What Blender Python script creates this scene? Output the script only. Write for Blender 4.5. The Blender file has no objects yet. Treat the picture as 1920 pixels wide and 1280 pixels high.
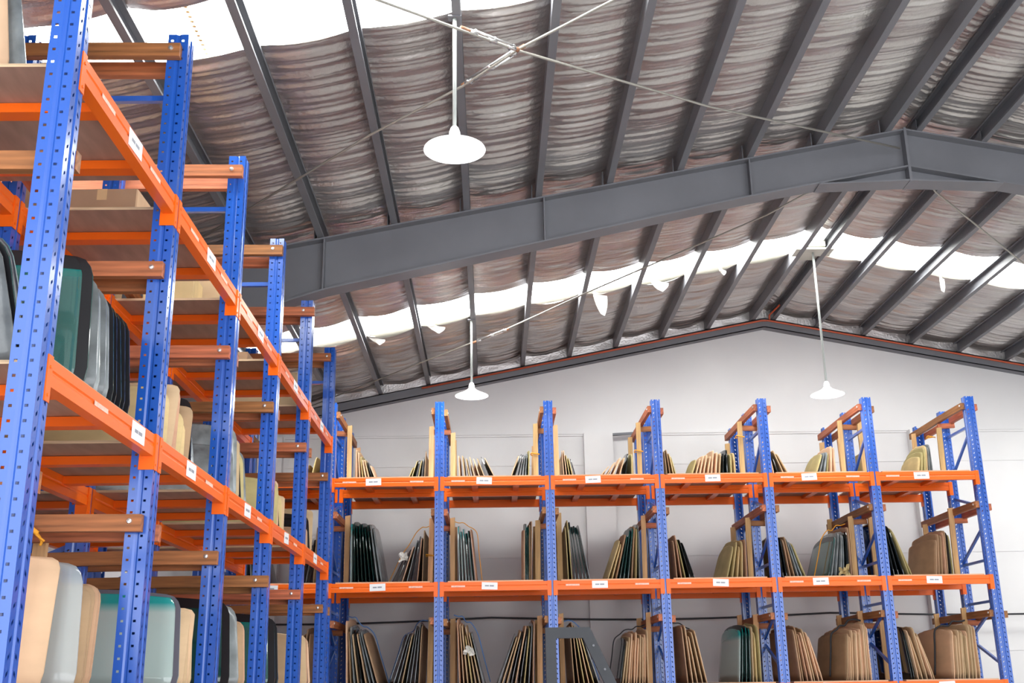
import bpy, math, random
from mathutils import Matrix, Vector, noise
random.seed(7)
S = bpy.context.scene
COL = S.collection

# ------------------------------------------------------------------ camera, world, exposure
F_PX, YAW, PITCH, ROLL, CAM_H = 2066.7, 0.0216, 0.3015, -0.0159, 1.6
cy, sy, cp, sp = math.cos(YAW), math.sin(YAW), math.cos(PITCH), math.sin(PITCH)
fwd = Vector((sy*cp, cy*cp, sp)); rgt = Vector((cy, -sy, 0)); up = rgt.cross(fwd)
r_ = rgt*math.cos(ROLL) + up*math.sin(ROLL); u_ = -rgt*math.sin(ROLL) + up*math.cos(ROLL)
cam_d = bpy.data.cameras.new('camera'); cam = bpy.data.objects.new('camera', cam_d); COL.objects.link(cam)
M4 = Matrix(((r_.x, u_.x, -fwd.x, 0), (r_.y, u_.y, -fwd.y, 0), (r_.z, u_.z, -fwd.z, CAM_H), (0, 0, 0, 1)))
cam.matrix_world = M4
cam_d.sensor_width = 36.0; cam_d.lens = F_PX/1920*36.0
cam_d.clip_start = 0.05; cam_d.clip_end = 200
S.camera = cam
S.view_settings.view_transform = 'Standard'; S.view_settings.look = 'None'
S.view_settings.exposure = 0.62; S.view_settings.gamma = 1.0; S.view_settings.use_curve_mapping = False
W = bpy.data.worlds.new('overcast_sky'); S.world = W; W.use_nodes = True
bg = W.node_tree.nodes['Background']; bg.inputs[0].default_value = (0.93, 0.96, 1.0, 1); bg.inputs[1].default_value = 2.6
SKYLIGHT = 12.0
LAMP_W = 14.0
try:
    S.cycles.use_denoising = True
    S.cycles.transparent_max_bounces = 24
    S.cycles.max_bounces = 8; S.cycles.diffuse_bounces = 5
    S.cycles.sample_clamp_indirect = 6.0
except Exception:
    pass

# ------------------------------------------------------------------ materials
def mat(name):
    m = bpy.data.materials.new(name); m.use_nodes = True
    nt = m.node_tree; return m, nt, nt.nodes['Principled BSDF']
def simple(name, col, rough=0.5, metal=0.0, coat=0.0, noise_amt=0.0, nscale=(8, 8, 8), bump=0.0, rand=0.0, spec=None):
    m, nt, b = mat(name)
    b.inputs['Base Color'].default_value = (*col, 1); b.inputs['Roughness'].default_value = rough
    b.inputs['Metallic'].default_value = metal; b.inputs['Coat Weight'].default_value = coat
    if spec is not None: b.inputs['Specular IOR Level'].default_value = spec
    out = None
    if noise_amt or bump or rand:
        tc = nt.nodes.new('ShaderNodeTexCoord'); mp = nt.nodes.new('ShaderNodeMapping')
        mp.inputs['Scale'].default_value = nscale
        nz = nt.nodes.new('ShaderNodeTexNoise'); nz.inputs['Scale'].default_value = 1.0; nz.inputs['Detail'].default_value = 6
        nt.links.new(tc.outputs['Object'], mp.inputs[0]); nt.links.new(mp.outputs[0], nz.inputs['Vector'])
        hv = nt.nodes.new('ShaderNodeHueSaturation'); hv.inputs['Color'].default_value = (*col, 1)
        mr = nt.nodes.new('ShaderNodeMapRange'); mr.inputs['From Min'].default_value = 0.25; mr.inputs['From Max'].default_value = 0.75
        mr.inputs['To Min'].default_value = 1-noise_amt; mr.inputs['To Max'].default_value = 1+noise_amt
        nt.links.new(nz.outputs['Fac'], mr.inputs['Value'])
        if rand:
            oi = nt.nodes.new('ShaderNodeObjectInfo'); m2 = nt.nodes.new('ShaderNodeMapRange')
            m2.inputs['To Min'].default_value = 1-rand; m2.inputs['To Max'].default_value = 1+rand
            nt.links.new(oi.outputs['Random'], m2.inputs['Value'])
            mu = nt.nodes.new('ShaderNodeMath'); mu.operation = 'MULTIPLY'
            nt.links.new(mr.outputs[0], mu.inputs[0]); nt.links.new(m2.outputs[0], mu.inputs[1]); nt.links.new(mu.outputs[0], hv.inputs['Value'])
            m3 = nt.nodes.new('ShaderNodeMapRange'); m3.inputs['To Min'].default_value = 0.5+rand*0.06; m3.inputs['To Max'].default_value = 0.5-rand*0.06
            nt.links.new(oi.outputs['Random'], m3.inputs['Value']); nt.links.new(m3.outputs[0], hv.inputs['Hue'])
        else:
            nt.links.new(mr.outputs[0], hv.inputs['Value'])
        nt.links.new(hv.outputs[0], b.inputs['Base Color'])
        if bump:
            bp = nt.nodes.new('ShaderNodeBump'); bp.inputs['Strength'].default_value = bump; bp.inputs['Distance'].default_value = 0.01
            nt.links.new(nz.outputs['Fac'], bp.inputs['Height']); nt.links.new(bp.outputs[0], b.inputs['Normal'])
    return m
def emit(name, col, s):
    m, nt, b = mat(name)
    b.inputs['Base Color'].default_value = (*col, 1); b.inputs['Emission Color'].default_value = (*col, 1); b.inputs['Emission Strength'].default_value = s
    return m
def slotted(name, col):
    """glossy enamel with rows of punched slots that one can see through"""
    m, nt, b = mat(name)
    b.inputs['Base Color'].default_value = (*col, 1); b.inputs['Roughness'].default_value = 0.28
    b.inputs['Coat Weight'].default_value = 0.8; b.inputs['Coat Roughness'].default_value = 0.14
    N = nt.nodes.new; L = nt.links.new
    def mth(op, a, v=None, c=None):
        n = N('ShaderNodeMath'); n.operation = op
        for i, x in enumerate((a, v, c)):
            if x is None: continue
            if isinstance(x, (int, float)): n.inputs[i].default_value = x
            else: L(x, n.inputs[i])
        return n.outputs[0]
    tc = N('ShaderNodeTexCoord'); sx = N('ShaderNodeSeparateXYZ'); L(tc.outputs['Object'], sx.inputs[0])
    sn = N('ShaderNodeSeparateXYZ'); L(tc.outputs['Normal'], sn.inputs[0])
    x, y, z = sx.outputs
    ax = mth('ABSOLUTE', x)
    onface = mth('GREATER_THAN', mth('ABSOLUTE', sn.outputs[1]), 0.7)
    # front: two columns of slanting slots ; sides: two columns of short slots
    zf = mth('ADD', z, mth('MULTIPLY', ax, 0.8))
    fz = mth('LESS_THAN', mth('ABSOLUTE', mth('SUBTRACT', mth('FRACT', mth('MULTIPLY', zf, 20.0)), 0.5)), 0.13)
    fx = mth('LESS_THAN', mth('ABSOLUTE', mth('SUBTRACT', ax, 0.028)), 0.0065)
    front = mth('MULTIPLY', mth('MULTIPLY', fz, fx), onface)
    sz = mth('LESS_THAN', mth('ABSOLUTE', mth('SUBTRACT', mth('FRACT', mth('MULTIPLY', z, 20.0)), 0.5)), 0.10)
    s1 = mth('LESS_THAN', mth('ABSOLUTE', mth('SUBTRACT', y, 0.026)), 0.006)
    s2 = mth('LESS_THAN', mth('ABSOLUTE', mth('SUBTRACT', y, 0.078)), 0.006)
    side = mth('MULTIPLY', mth('MULTIPLY', sz, mth('MAXIMUM', s1, s2)), mth('SUBTRACT', 1.0, onface))
    mask = mth('MAXIMUM', front, side)
    L(mth('SUBTRACT', 1.0, mask), b.inputs['Alpha'])
    return m
def pane(name, col, band, alpha):
    """laminated glass with a tinted shade band along the top"""
    m, nt, b = mat(name)
    N = nt.nodes.new; L = nt.links.new
    tc = N('ShaderNodeTexCoord'); sx = N('ShaderNodeSeparateXYZ'); L(tc.outputs['Object'], sx.inputs[0])
    cr = N('ShaderNodeValToRGB'); cr.color_ramp.elements[0].position = 0.76; cr.color_ramp.elements[0].color = (*col, 1)
    cr.color_ramp.elements[1].position = 0.86; cr.color_ramp.elements[1].color = (*band, 1)
    L(sx.outputs[2], cr.inputs[0]); L(cr.outputs[0], b.inputs['Base Color'])
    b.inputs['Roughness'].default_value = 0.06; b.inputs['Alpha'].default_value = alpha
    b.inputs['Specular IOR Level'].default_value = 0.9
    return m
MT = {}
MT['blue'] = slotted('blue_enamel', (0.012, 0.095, 0.47))
MT['bluep'] = simple('blue_enamel_plain', (0.012, 0.09, 0.44), 0.3, coat=0.4)
MT['orange'] = simple('orange_enamel', (0.93, 0.145, 0.006), 0.36, coat=0.1, spec=0.3)
MT['timber'] = simple('reddish_timber', (0.38, 0.128, 0.045), 0.6, noise_amt=0.45, nscale=(3, 45, 45), bump=0.15, rand=0.25)
MT['pine'] = simple('pale_pine', (0.62, 0.36, 0.155), 0.6, noise_amt=0.3, nscale=(40, 40, 2.5), bump=0.1, rand=0.2)
MT['ply'] = simple('plywood', (0.36, 0.215, 0.155), 0.6, noise_amt=0.22, nscale=(3, 14, 10), rand=0.12)
MT['plyedge'] = simple('plywood_edge', (0.60, 0.42, 0.26), 0.7, noise_amt=0.3, nscale=(4, 4, 160))
MT['steel'] = simple('grey_steel_paint', (0.165, 0.167, 0.184), 0.5, noise_amt=0.12, nscale=(2, 2, 2))
MT['steel2'] = simple('dark_grey_paint', (0.022, 0.024, 0.030), 0.55, noise_amt=0.15, nscale=(9, 9, 9))
MT['rod'] = simple('galvanised_rod', (0.42, 0.40, 0.36), 0.45, metal=0.6)
MT['rust'] = simple('rusted_steel', (0.28, 0.13, 0.07), 0.7, noise_amt=0.4, nscale=(40, 40, 40))
MT['bolt'] = simple('zinc_bolt', (0.75, 0.75, 0.75), 0.3, metal=0.9)
MT['greyrod'] = simple('grey_white_pipe', (0.42, 0.44, 0.42), 0.5)
MT['white'] = simple('white_enamel', (0.82, 0.82, 0.82), 0.4)
MT['label'] = simple('white_label', (0.86, 0.85, 0.86), 0.5)
MT['ink'] = simple('grey_ink', (0.30, 0.30, 0.34), 0.6)
MT['decal'] = simple('faded_decal', (0.86, 0.50, 0.40), 0.5, noise_amt=0.3, nscale=(60, 60, 60))
MT['conduit'] = simple('orange_conduit', (0.55, 0.10, 0.04), 0.5)
MT['cable'] = simple('black_cable', (0.02, 0.02, 0.025), 0.5)
MT['greytrim'] = simple('grey_frit', (0.12, 0.12, 0.15), 0.3)
MT['rubber'] = simple('black_trim', (0.012, 0.012, 0.015), 0.35)
MT['card'] = simple('tan_cardboard', (0.62, 0.42, 0.255), 0.8, noise_amt=0.16, nscale=(6, 3, 3), bump=0.25, rand=0.22)
MT['brown'] = simple('brown_cardboard', (0.46, 0.28, 0.165), 0.8, noise_amt=0.2, nscale=(6, 3, 3), bump=0.25, rand=0.22)
MT['olive'] = simple('yellowed_cardboard', (0.52, 0.41, 0.19), 0.8, noise_amt=0.22, nscale=(6, 3, 3), bump=0.25, rand=0.25)
MT['film'] = simple('grey_plastic_film', (0.21, 0.23, 0.235), 0.2, noise_amt=0.6, nscale=(9, 6, 3), bump=0.9, rand=0.25)
MT['glass'] = pane('green_glass', (0.05, 0.15, 0.135), (0.0, 0.20, 0.18), 0.80)
MT['pale'] = pane('pale_glass', (0.46, 0.58, 0.56), (0.02, 0.36, 0.36), 0.80)
MT['clear'] = pane('clear_glass', (0.58, 0.63, 0.63), (0.45, 0.50, 0.52), 0.55)
MT['deep'] = pane('deep_green_glass', (0.010, 0.055, 0.050), (0.0, 0.05, 0.045), 0.93)
MT['dark'] = pane('dark_glass', (0.012, 0.018, 0.020), (0.008, 0.012, 0.014), 0.96)
MT['yrope'] = simple('yellow_rope', (0.85, 0.36, 0.02), 0.7)
MT['brope'] = simple('blue_strap', (0.10, 0.22, 0.48), 0.6)
MT['krope'] = simple('black_strap', (0.02, 0.02, 0.025), 0.6)
MT['tape'] = simple('parcel_tape', (0.66, 0.44, 0.22), 0.3)
MT['paper'] = simple('white_paper', (0.80, 0.78, 0.72), 0.7)
MT['bulb'] = emit('lamp_bulb', (0.93, 0.96, 1.0), 60.0)
MT['sky'] = emit('translucent_roof_sheet', (0.98, 1.0, 0.97), SKYLIGHT)
MT['sheet'] = simple('roof_sheet', (0.5, 0.5, 0.45), 0.5)
MT['floor'] = simple('concrete_floor', (0.42, 0.41, 0.39), 0.45, noise_amt=0.15, nscale=(1.2, 1.2, 1.2))
def wallmat():
    m, nt, b = mat('white_wall_paint'); N = nt.nodes.new; L = nt.links.new
    tc = N('ShaderNodeTexCoord'); nz = N('ShaderNodeTexNoise'); nz.inputs['Scale'].default_value = 0.9; nz.inputs['Detail'].default_value = 5
    L(tc.outputs['Object'], nz.inputs['Vector'])
    cr = N('ShaderNodeValToRGB'); cr.color_ramp.elements[0].position = 0.3; cr.color_ramp.elements[0].color = (0.64, 0.625, 0.63, 1)
    cr.color_ramp.elements[1].position = 0.62; cr.color_ramp.elements[1].color = (0.70, 0.685, 0.685, 1)
    L(nz.outputs['Fac'], cr.inputs[0]); L(cr.outputs[0], b.inputs['Base Color']); b.inputs['Roughness'].default_value = 0.55
    n2 = N('ShaderNodeTexNoise'); n2.inputs['Scale'].default_value = 6; L(tc.outputs['Object'], n2.inputs['Vector'])
    bp = N('ShaderNodeBump'); bp.inputs['Strength'].default_value = 0.08; L(n2.outputs['Fac'], bp.inputs['Height']); L(bp.outputs[0], b.inputs['Normal'])
    return m
MT['wall'] = wallmat()
def foilmat():
    m, nt, b = mat('silver_foil_insulation'); N = nt.nodes.new; L = nt.links.new
    tc = N('ShaderNodeTexCoord'); mp = N('ShaderNodeMapping'); mp.inputs['Scale'].default_value = (0.5, 3.0, 0.5); L(tc.outputs['Object'], mp.inputs[0])
    nz = N('ShaderNodeTexNoise'); nz.inputs['Scale'].default_value = 1.0; nz.inputs['Detail'].default_value = 4; L(mp.outputs[0], nz.inputs['Vector'])
    cr = N('ShaderNodeValToRGB'); cr.color_ramp.elements[0].position = 0.3; cr.color_ramp.elements[0].color = (0.46, 0.42, 0.415, 1)
    cr.color_ramp.elements[1].position = 0.7; cr.color_ramp.elements[1].color = (0.63, 0.605, 0.59, 1)
    L(nz.outputs['Fac'], cr.inputs[0]); L(cr.outputs[0], b.inputs['Base Color'])
    b.inputs['Metallic'].default_value = 0.85; b.inputs['Roughness'].default_value = 0.36
    n2 = N('ShaderNodeTexNoise'); n2.inputs['Scale'].default_value = 38; n2.inputs['Detail'].default_value = 3; L(tc.outputs['Object'], n2.inputs['Vector'])
    bp = N('ShaderNodeBump'); bp.inputs['Strength'].default_value = 0.25; bp.inputs['Distance'].default_value = 0.02
    L(n2.outputs['Fac'], bp.inputs['Height']); L(bp.outputs[0], b.inputs['Normal'])
    return m
MT['foil'] = foilmat()

# ------------------------------------------------------------------ mesh helpers
class MB:
    def __init__(s): s.v = []; s.f = []; s.m = []
    def add(s, vs, fs, mi=0):
        o = len(s.v); s.v += [tuple(p) for p in vs]; s.f += [[i+o for i in f] for f in fs]; s.m += [mi]*len(fs); return s
    def box(s, x0, x1, y0, y1, z0, z1, mi=0):
        return s.add([(x0, y0, z0), (x1, y0, z0), (x1, y1, z0), (x0, y1, z0), (x0, y0, z1), (x1, y0, z1), (x1, y1, z1), (x0, y1, z1)],
                     [(0, 3, 2, 1), (4, 5, 6, 7), (0, 1, 5, 4), (1, 2, 6, 5), (2, 3, 7, 6), (3, 0, 4, 7)], mi)
    def hexa(s, pts, mi=0):
        return s.add(pts, [(0, 3, 2, 1), (4, 5, 6, 7), (0, 1, 5, 4), (1, 2, 6, 5), (2, 3, 7, 6), (3, 0, 4, 7)], mi)
    def extr(s, prof, a, b, axis='x', closed=True, mi=0):
        """2D profile extruded along an axis; profile coords are the two other axes in order"""
        n = len(prof); vs = []
        for t in (a, b):
            for p, q in prof:
                vs.append({'x': (t, p, q), 'y': (p, t, q), 'z': (p, q, t)}[axis])
        fs = [(i, (i+1) % n, n+(i+1) % n, n+i) for i in range(n if closed else n-1)]
        if closed: fs += [tuple(range(n-1, -1, -1)), tuple(range(n, 2*n))]
        return s.add(vs, fs, mi)
    def tube(s, pts, r, n=8, mi=0, caps=True):
        pts = [Vector(p) for p in pts]; rings = []; rr = r if isinstance(r, (list, tuple)) else [r]*len(pts)
        ref = None
        for i, p in enumerate(pts):
            d = (pts[min(i+1, len(pts)-1)] - pts[max(i-1, 0)]).normalized()
            if ref is None: ref = Vector((0, 0, 1)) if abs(d.z) < 0.9 else Vector((1, 0, 0))
            a = d.cross(ref).normalized(); b = a.cross(d).normalized(); ref = b
            rings.append([p + (a*math.cos(2*math.pi*k/n) + b*math.sin(2*math.pi*k/n))*rr[i] for k in range(n)])
        vs = [v for g in rings for v in g]; fs = []
        for i in range(len(pts)-1):
            for k in range(n):
                fs.append((i*n+k, i*n+(k+1) % n, (i+1)*n+(k+1) % n, (i+1)*n+k))
        if caps: fs += [tuple(range(n-1, -1, -1)), tuple(range((len(pts)-1)*n, len(pts)*n))]
        return s.add(vs, fs, mi)
    def lathe(s, prof, n=40, mi=0):
        vs = []; fs = []
        for r, z in prof:
            for k in range(n): vs.append((r*math.cos(2*math.pi*k/n), r*math.sin(2*math.pi*k/n), z))
        for i in range(len(prof)-1):
            for k in range(n): fs.append((i*n+k, i*n+(k+1) % n, (i+1)*n+(k+1) % n, (i+1)*n+k))
        return s.add(vs, fs, mi)
    def mesh(s, name, *mats, smooth=False):
        me = bpy.data.meshes.new(name); me.from_pydata(s.v, [], s.f)
        for m in mats: me.materials.append(MT[m] if isinstance(m, str) else m)
        me.polygons.foreach_set('material_index', s.m)
        if smooth: me.polygons.foreach_set('use_smooth', [True]*len(me.polygons))
        me.update(); return me
def obj(name, me, parent=None, loc=(0, 0, 0), rot=(0, 0, 0), scale=(1, 1, 1)):
    o = bpy.data.objects.new(name, me); COL.objects.link(o)
    o.location = loc; o.rotation_euler = rot; o.scale = scale
    if parent is not None: o.parent = parent
    return o
def thing(o, label, cat, group=None):
    o['label'] = label; o['category'] = cat
    if group: o['group'] = group
    return o
def struct(o, label=None):
    o['kind'] = 'structure'
    if label: o['label'] = label
    return o
def bevel(o, w=0.004, seg=2):
    b = o.modifiers.new('bevel', 'BEVEL'); b.width = w; b.segments = seg; b.limit_method = 'ANGLE'; return o

# ------------------------------------------------------------------ room shell
RX, RZ, RS = 3.74, 6.31, 0.196          # ridge x, height of the underside of the purlins there, slope
XL, XR, YB, YF = -3.80, 11.28, 14.30, -1.0
def rz(x, off=0.0): return RZ + off - RS*abs(x-RX)
struct(obj('floor', MB().box(XL-0.3, XR+0.3, YF, YB+0.3, -0.12, 0).mesh('floor', 'floor')), 'grey concrete warehouse floor')
wb = MB()
for a, b in ((XL-0.2, RX), (RX, XR+0.2)):
    wb.hexa([(a, YB, 0), (b, YB, 0), (b, YB+0.2, 0), (a, YB+0.2, 0), (a, YB, rz(a, 0.16)), (b, YB, rz(b, 0.16)), (b, YB+0.2, rz(b, 0.16)), (a, YB+0.2, rz(a, 0.16))])
for zb in (4.74, 4.35, 3.16, 1.93, 0.9):                   # slight ledges between the plastered courses
    wb.box(XL, XR, YB-0.012 if zb > 4.5 else YB-0.006, YB+0.01, zb-0.014, zb+0.014)
wb.box(XL, XR, YB-0.02, YB+0.01, 4.75, 4.78)
struct(obj('wall_back', wb.mesh('wall_back', 'wall')), 'white plastered gable wall at the back')
struct(obj('wall_left', MB().box(XL-0.2, XL, YF, YB, 0, rz(XL, 0.16)).mesh('wall_left', 'wall')), 'white side wall behind the left rack')
struct(obj('wall_right', MB().box(XR, XR+0.2, YF, YB, 0, rz(XR, 0.16)).mesh('wall_right', 'wall')), 'white side wall on the right')
for i, x in enumerate((-2.9, 1.42, 5.74, 10.0)):
    struct(obj('wall_pillar', MB().box(x-0.19, x+0.19, YB-0.12, YB+0.05, 0, 4.745).mesh('wall_pillar', 'wall')), 'white square pilaster on the back wall')

# gable beam along the top of the back wall, rafters, purlins
def sloped_I(name, side, y0, y1, top, depth_at, label, web=0.012, fl=0.012, fw=None):
    pass
def gable_beam(side):
    xe = XL if side < 0 else XR
    m = MB()
    for (ya, yb, ta, tb) in ((YB-0.13, YB-0.115, 0.0, -0.13), (YB-0.13, YB+0.0, -0.118, -0.13), (YB-0.13, YB, 0.0, -0.012)):
        m.hexa([(RX, ya, RZ+tb), (xe, ya, rz(xe, tb)), (xe, yb, rz(xe, tb)), (RX, yb, RZ+tb), (RX, ya, RZ+ta), (xe, ya, rz(xe, ta)), (xe, yb, rz(xe, ta)), (RX, yb, RZ+ta)])
    return struct(obj('roof_beam', m.mesh('gable_beam', 'steel')), 'grey steel beam along the sloping top of the back wall, %s of the ridge' % ('left' if side < 0 else 'right'))
gable_beam(-1); gable_beam(1)
def rafter(Y, side, which):
    """tapered welded I-rafter: web, two flanges, stiffeners, apex plate"""
    xe = XL+0.12 if side < 0 else XR-0.12
    L = abs(xe-RX)
    def dep(t):                                             # depth along the run from the ridge
        return 0.36 + 0.11*max(0, (t-1.5)/3.6) + max(0.0, (t-5.3))*0.22
    m = MB(); N = 26; fw = 0.09
    ts = [L*i/N for i in range(N+1)]
    for a, b in zip(ts[:-1], ts[1:]):
        xa, xb = RX+side*a, RX+side*b
        ta, tb = rz(xa)-0.003, rz(xb)-0.003; ba, bb = ta-dep(a), tb-dep(b)
        for (h0a, h0b, h1a, h1b, w) in ((ba, bb, ta, tb, 0.006), (ta-0.014, tb-0.014, ta, tb, fw), (ba-0.014, bb-0.014, ba, bb, fw)):
            m.hexa([(xa, Y-w, h0a), (xb, Y-w, h0b), (xb, Y+w, h0b), (xa, Y+w, h0a), (xa, Y-w, h1a), (xb, Y-w, h1b), (xb, Y+w, h1b), (xa, Y+w, h1a)])
    o = struct(obj('roof_beam', m.mesh('rafter', 'steel')), 'tapered grey steel rafter across the hall, %s of the ridge' % which)
    for t in (1.42, 3.25, 5.15):
        if t > L: continue
        x = RX+side*t; tz = rz(x)-0.014
        obj('stiffener', MB().box(x-0.006, x+0.006, Y-fw+0.005, Y+fw-0.005, tz-dep(t), tz).mesh('stiffener', 'steel'), o)
    if side < 0:
        obj('apex_plate', MB().box(RX-0.012, RX+0.012, Y-fw-0.005, Y+fw+0.005, RZ-0.52, RZ+0.005).mesh('apex_plate', 'steel'), o)
    zt = RZ-0.36
    g = MB().add([(RX, Y-0.008, zt), (RX+side*0.80, Y-0.008, zt-0.8*RS-0.0), (RX+side*0.80, Y-0.008, zt-0.8*RS-0.02), (RX, Y-0.008, zt-0.135),
                  (RX, Y+0.008, zt), (RX+side*0.80, Y+0.008, zt-0.8*RS), (RX+side*0.80, Y+0.008, zt-0.8*RS-0.02), (RX, Y+0.008, zt-0.135)],
                 [(0, 1, 2, 3), (7, 6, 5, 4), (0, 4, 5, 1), (2, 6, 7, 3), (1, 5, 6, 2), (3, 7, 4, 0)])
    x8 = RX+side*0.82
    g.hexa([(RX, Y-fw, zt-0.155), (x8, Y-fw, zt-0.8*RS-0.03), (x8, Y+fw, zt-0.8*RS-0.03), (RX, Y+fw, zt-0.155),
            (RX, Y-fw, zt-0.14), (x8, Y-fw, zt-0.8*RS-0.016), (x8, Y+fw, zt-0.8*RS-0.016), (RX, Y+fw, zt-0.14)])
    obj('haunch', g.mesh('haunch', 'steel'), o)
    c = MB().box(xe-0.12, xe+0.12, Y-0.1, Y-0.085, 0, rz(xe)-0.3).box(xe-0.12, xe+0.12, Y+0.085, Y+0.1, 0, rz(xe)-0.3).box(xe-0.006, xe+0.006, Y-0.09, Y+0.09, 0, rz(xe)-0.3)
    struct(obj('column', c.mesh('column', 'steel')), 'grey steel column under the rafter, %s side' % which)
for Y in (8.9, 3.2):
    rafter(Y, -1, 'left'); rafter(Y, 1, 'right')
PURX = [3.59-0.629*k for k in range(12)] + [3.875] + [4.445+0.635*k for k in range(11)]
PURX = [x for x in PURX if XL+0.05 < x < XR-0.05]
def purlin_mesh(mirror):
    s = -1 if mirror else 1                                 # C section, open towards the ridge
    prof = [(0, 0), (0.055*s, 0), (0.055*s, 0.018), (0.051*s, 0.018), (0.051*s, 0.004), (0.004*s, 0.004), (0.004*s, 0.146), (0.051*s, 0.146), (0.051*s, 0.13), (0.055*s, 0.13), (0.055*s, 0.15), (0, 0.15)]
    if mirror: prof = prof[::-1]
    m = MB(); n = len(prof)
    vs = [(p, y, q) for y in (1.0, YB-0.001) for p, q in prof]
    fs = [(i, n+i, n+(i+1) % n, (i+1) % n) for i in range(n)] + [tuple(range(n)), tuple(range(2*n-1, n-1, -1))]
    return m.add(vs, fs).mesh('purlin', 'steel')
pm = {False: purlin_mesh(False), True: purlin_mesh(True)}
lefts = sorted([x for x in PURX if x < RX], reverse=True); rights = sorted([x for x in PURX if x > RX])
ORD = ['first', 'second', 'third', 'fourth', 'fifth', 'sixth', 'seventh', 'eighth', 'ninth', 'tenth', 'eleventh', 'twelfth', 'thirteenth']
for lst, sd in ((lefts, 'left'), (rights, 'right')):
    for i, x in enumerate(lst):
        s = -1 if sd == 'left' else 1
        o = struct(obj('roof_beam', pm[sd == 'left' and False or sd != 'left'], None, (x-0.0275*(1 if sd == 'left' else -1), 0, rz(x))), 'long grey steel purlin, %s down the %s roof slope from the ridge' % (ORD[i], sd))
        for yy in (8.9, 3.2):                               # cleat on each rafter
            obj('cleat', MB().box(-0.035, -0.027, yy-0.05, yy+0.05, 0, 0.13).mesh('cleat', 'steel'), o)

# ceiling: foil insulation draped over the purlins, cut away along two skylight strips; roof sheets above it
SKY = ((5.50, 6.08), (11.40, 12.12))
def foil(side, y0, y1):
    xs_p = sorted([x for x in (lefts if side < 0 else rights)], reverse=(side < 0))
    xe = XL if side < 0 else XR
    nodes = [RX] + xs_p + [xe]
    nodes = [nodes[0]] + nodes[1:]
    cols = []
    for a, b in zip(nodes[:-1], nodes[1:]):
        k = max(2, int(abs(b-a)/0.075))
        for i in range(k): cols.append((a+(b-a)*i/k, i/k, abs(b-a)))
    cols.append((nodes[-1], 0.0, 0.1))
    ny = max(2, int((y1-y0)/0.010)); vs = []; fs = []
    for j in range(ny+1):
        y = y0+(y1-y0)*j/ny
        for (x, fr, w) in cols:
            sag = -0.034*math.sin(math.pi*fr)*min(1.0, w/0.6)
            bay = math.floor((x-RX)/0.63)
            wy = y + 0.035*math.sin(math.pi*fr) + 0.04*noise.noise(Vector((x*0.5, y*0.5, 3.1)))
            n1 = noise.noise(Vector((x*0.10+bay*0.21, wy*9.5, 1.7))); n2 = noise.noise(Vector((x*0.16+bay*0.37, wy*22.0, 8.2)))
            amp = 0.18+0.82*math.sin(math.pi*fr)**0.6
            e = min(1.0, (y-y0)/0.1, (y1-y)/0.1)
            fold = (0.022*max(0.0, 1-abs(n1)*3.6) + 0.013*max(0.0, 1-abs(n2)*3.0) + 0.010*noise.noise(Vector((x*0.6, y*1.1, 5.0))))*amp
            vs.append((x, y, rz(x, 0.163)+sag-fold-0.003*(1-e)))
    nc = len(cols)
    for j in range(ny):
        for i in range(nc-1):
            q = (j*nc+i, j*nc+i+1, (j+1)*nc+i+1, (j+1)*nc+i)
            fs.append(q if side < 0 else q[::-1])
    return struct(obj('ceiling', MB().add(vs, fs).mesh('ceiling', 'foil', smooth=True)),
                  'wrinkled silver foil insulation between purlins, %s slope, %s' % ('left' if side < 0 else 'right', 'nearest part' if y1 < 6 else 'between the skylights' if y1 < 12 else 'along the back wall'))
foils = {}
for sd in (-1, 1):
    foils[sd, 0] = foil(sd, 2.6, SKY[0][0]); foils[sd, 1] = foil(sd, SKY[0][1], SKY[1][0]); foils[sd, 2] = foil(sd, SKY[1][1], YB-0.002)
wn = 0
for sd in (-1, 1):
    xe = XL-0.3 if sd < 0 else XR+0.3
    segs = [(YF-0.5, SKY[0][0]-0.1), (SKY[0][1]+0.1, SKY[1][0]-0.1), (SKY[1][1]+0.1, YB+0.4)]
    for a, b in segs:
        struct(obj('roof_panel', MB().hexa([(RX, a, RZ+0.2), (xe, a, rz(xe, 0.2)), (xe, b, rz(xe, 0.2)), (RX, b, RZ+0.2), (RX, a, RZ+0.22), (xe, a, rz(xe, 0.22)), (xe, b, rz(xe, 0.22)), (RX, b, RZ+0.22)]).mesh('roof_panel', 'sheet')), 'metal roof sheet above the insulation')
    for a, b in SKY:
        wn += 1
        m = MB(); n = 60; prof = []
        for k in range(n+1):
            y = a-0.1+(b-a+0.2)*k/n; prof.append((y, 0.008*math.cos(k/n*2*math.pi*4)))
        vs = []
        for x in (RX, xe):
            for y, dz in prof: vs.append((x, y, rz(x, 0.205)+dz))
        fs = [((i, i+1, n+1+i+1, n+1+i)) for i in range(n)]
        if sd > 0: fs = [f[::-1] for f in fs]
        m.add(vs, fs)
        struct(obj('window_%d' % wn, m.mesh('skylight', 'sky', smooth=True)), 'bright translucent skylight strip, %s slope, %s' % ('left' if sd < 0 else 'right', 'near' if a < 8 else 'far'))
m = MB()
for k in range(14):
    y = 5.46+0.05*k; z = rz(-1.76, 0.19)
    m.lathe([(0.0, -0.012), (0.012, -0.010), (0.016, 0.0)], 8); o_ = 24*k; m.v[o_:] = [(px-1.76, py+y, pz+z) for px, py, pz in m.v[o_:]]
obj('screw_row', m.mesh('screw_row', 'tape'), bpy.data.objects['window_1'])
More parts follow.
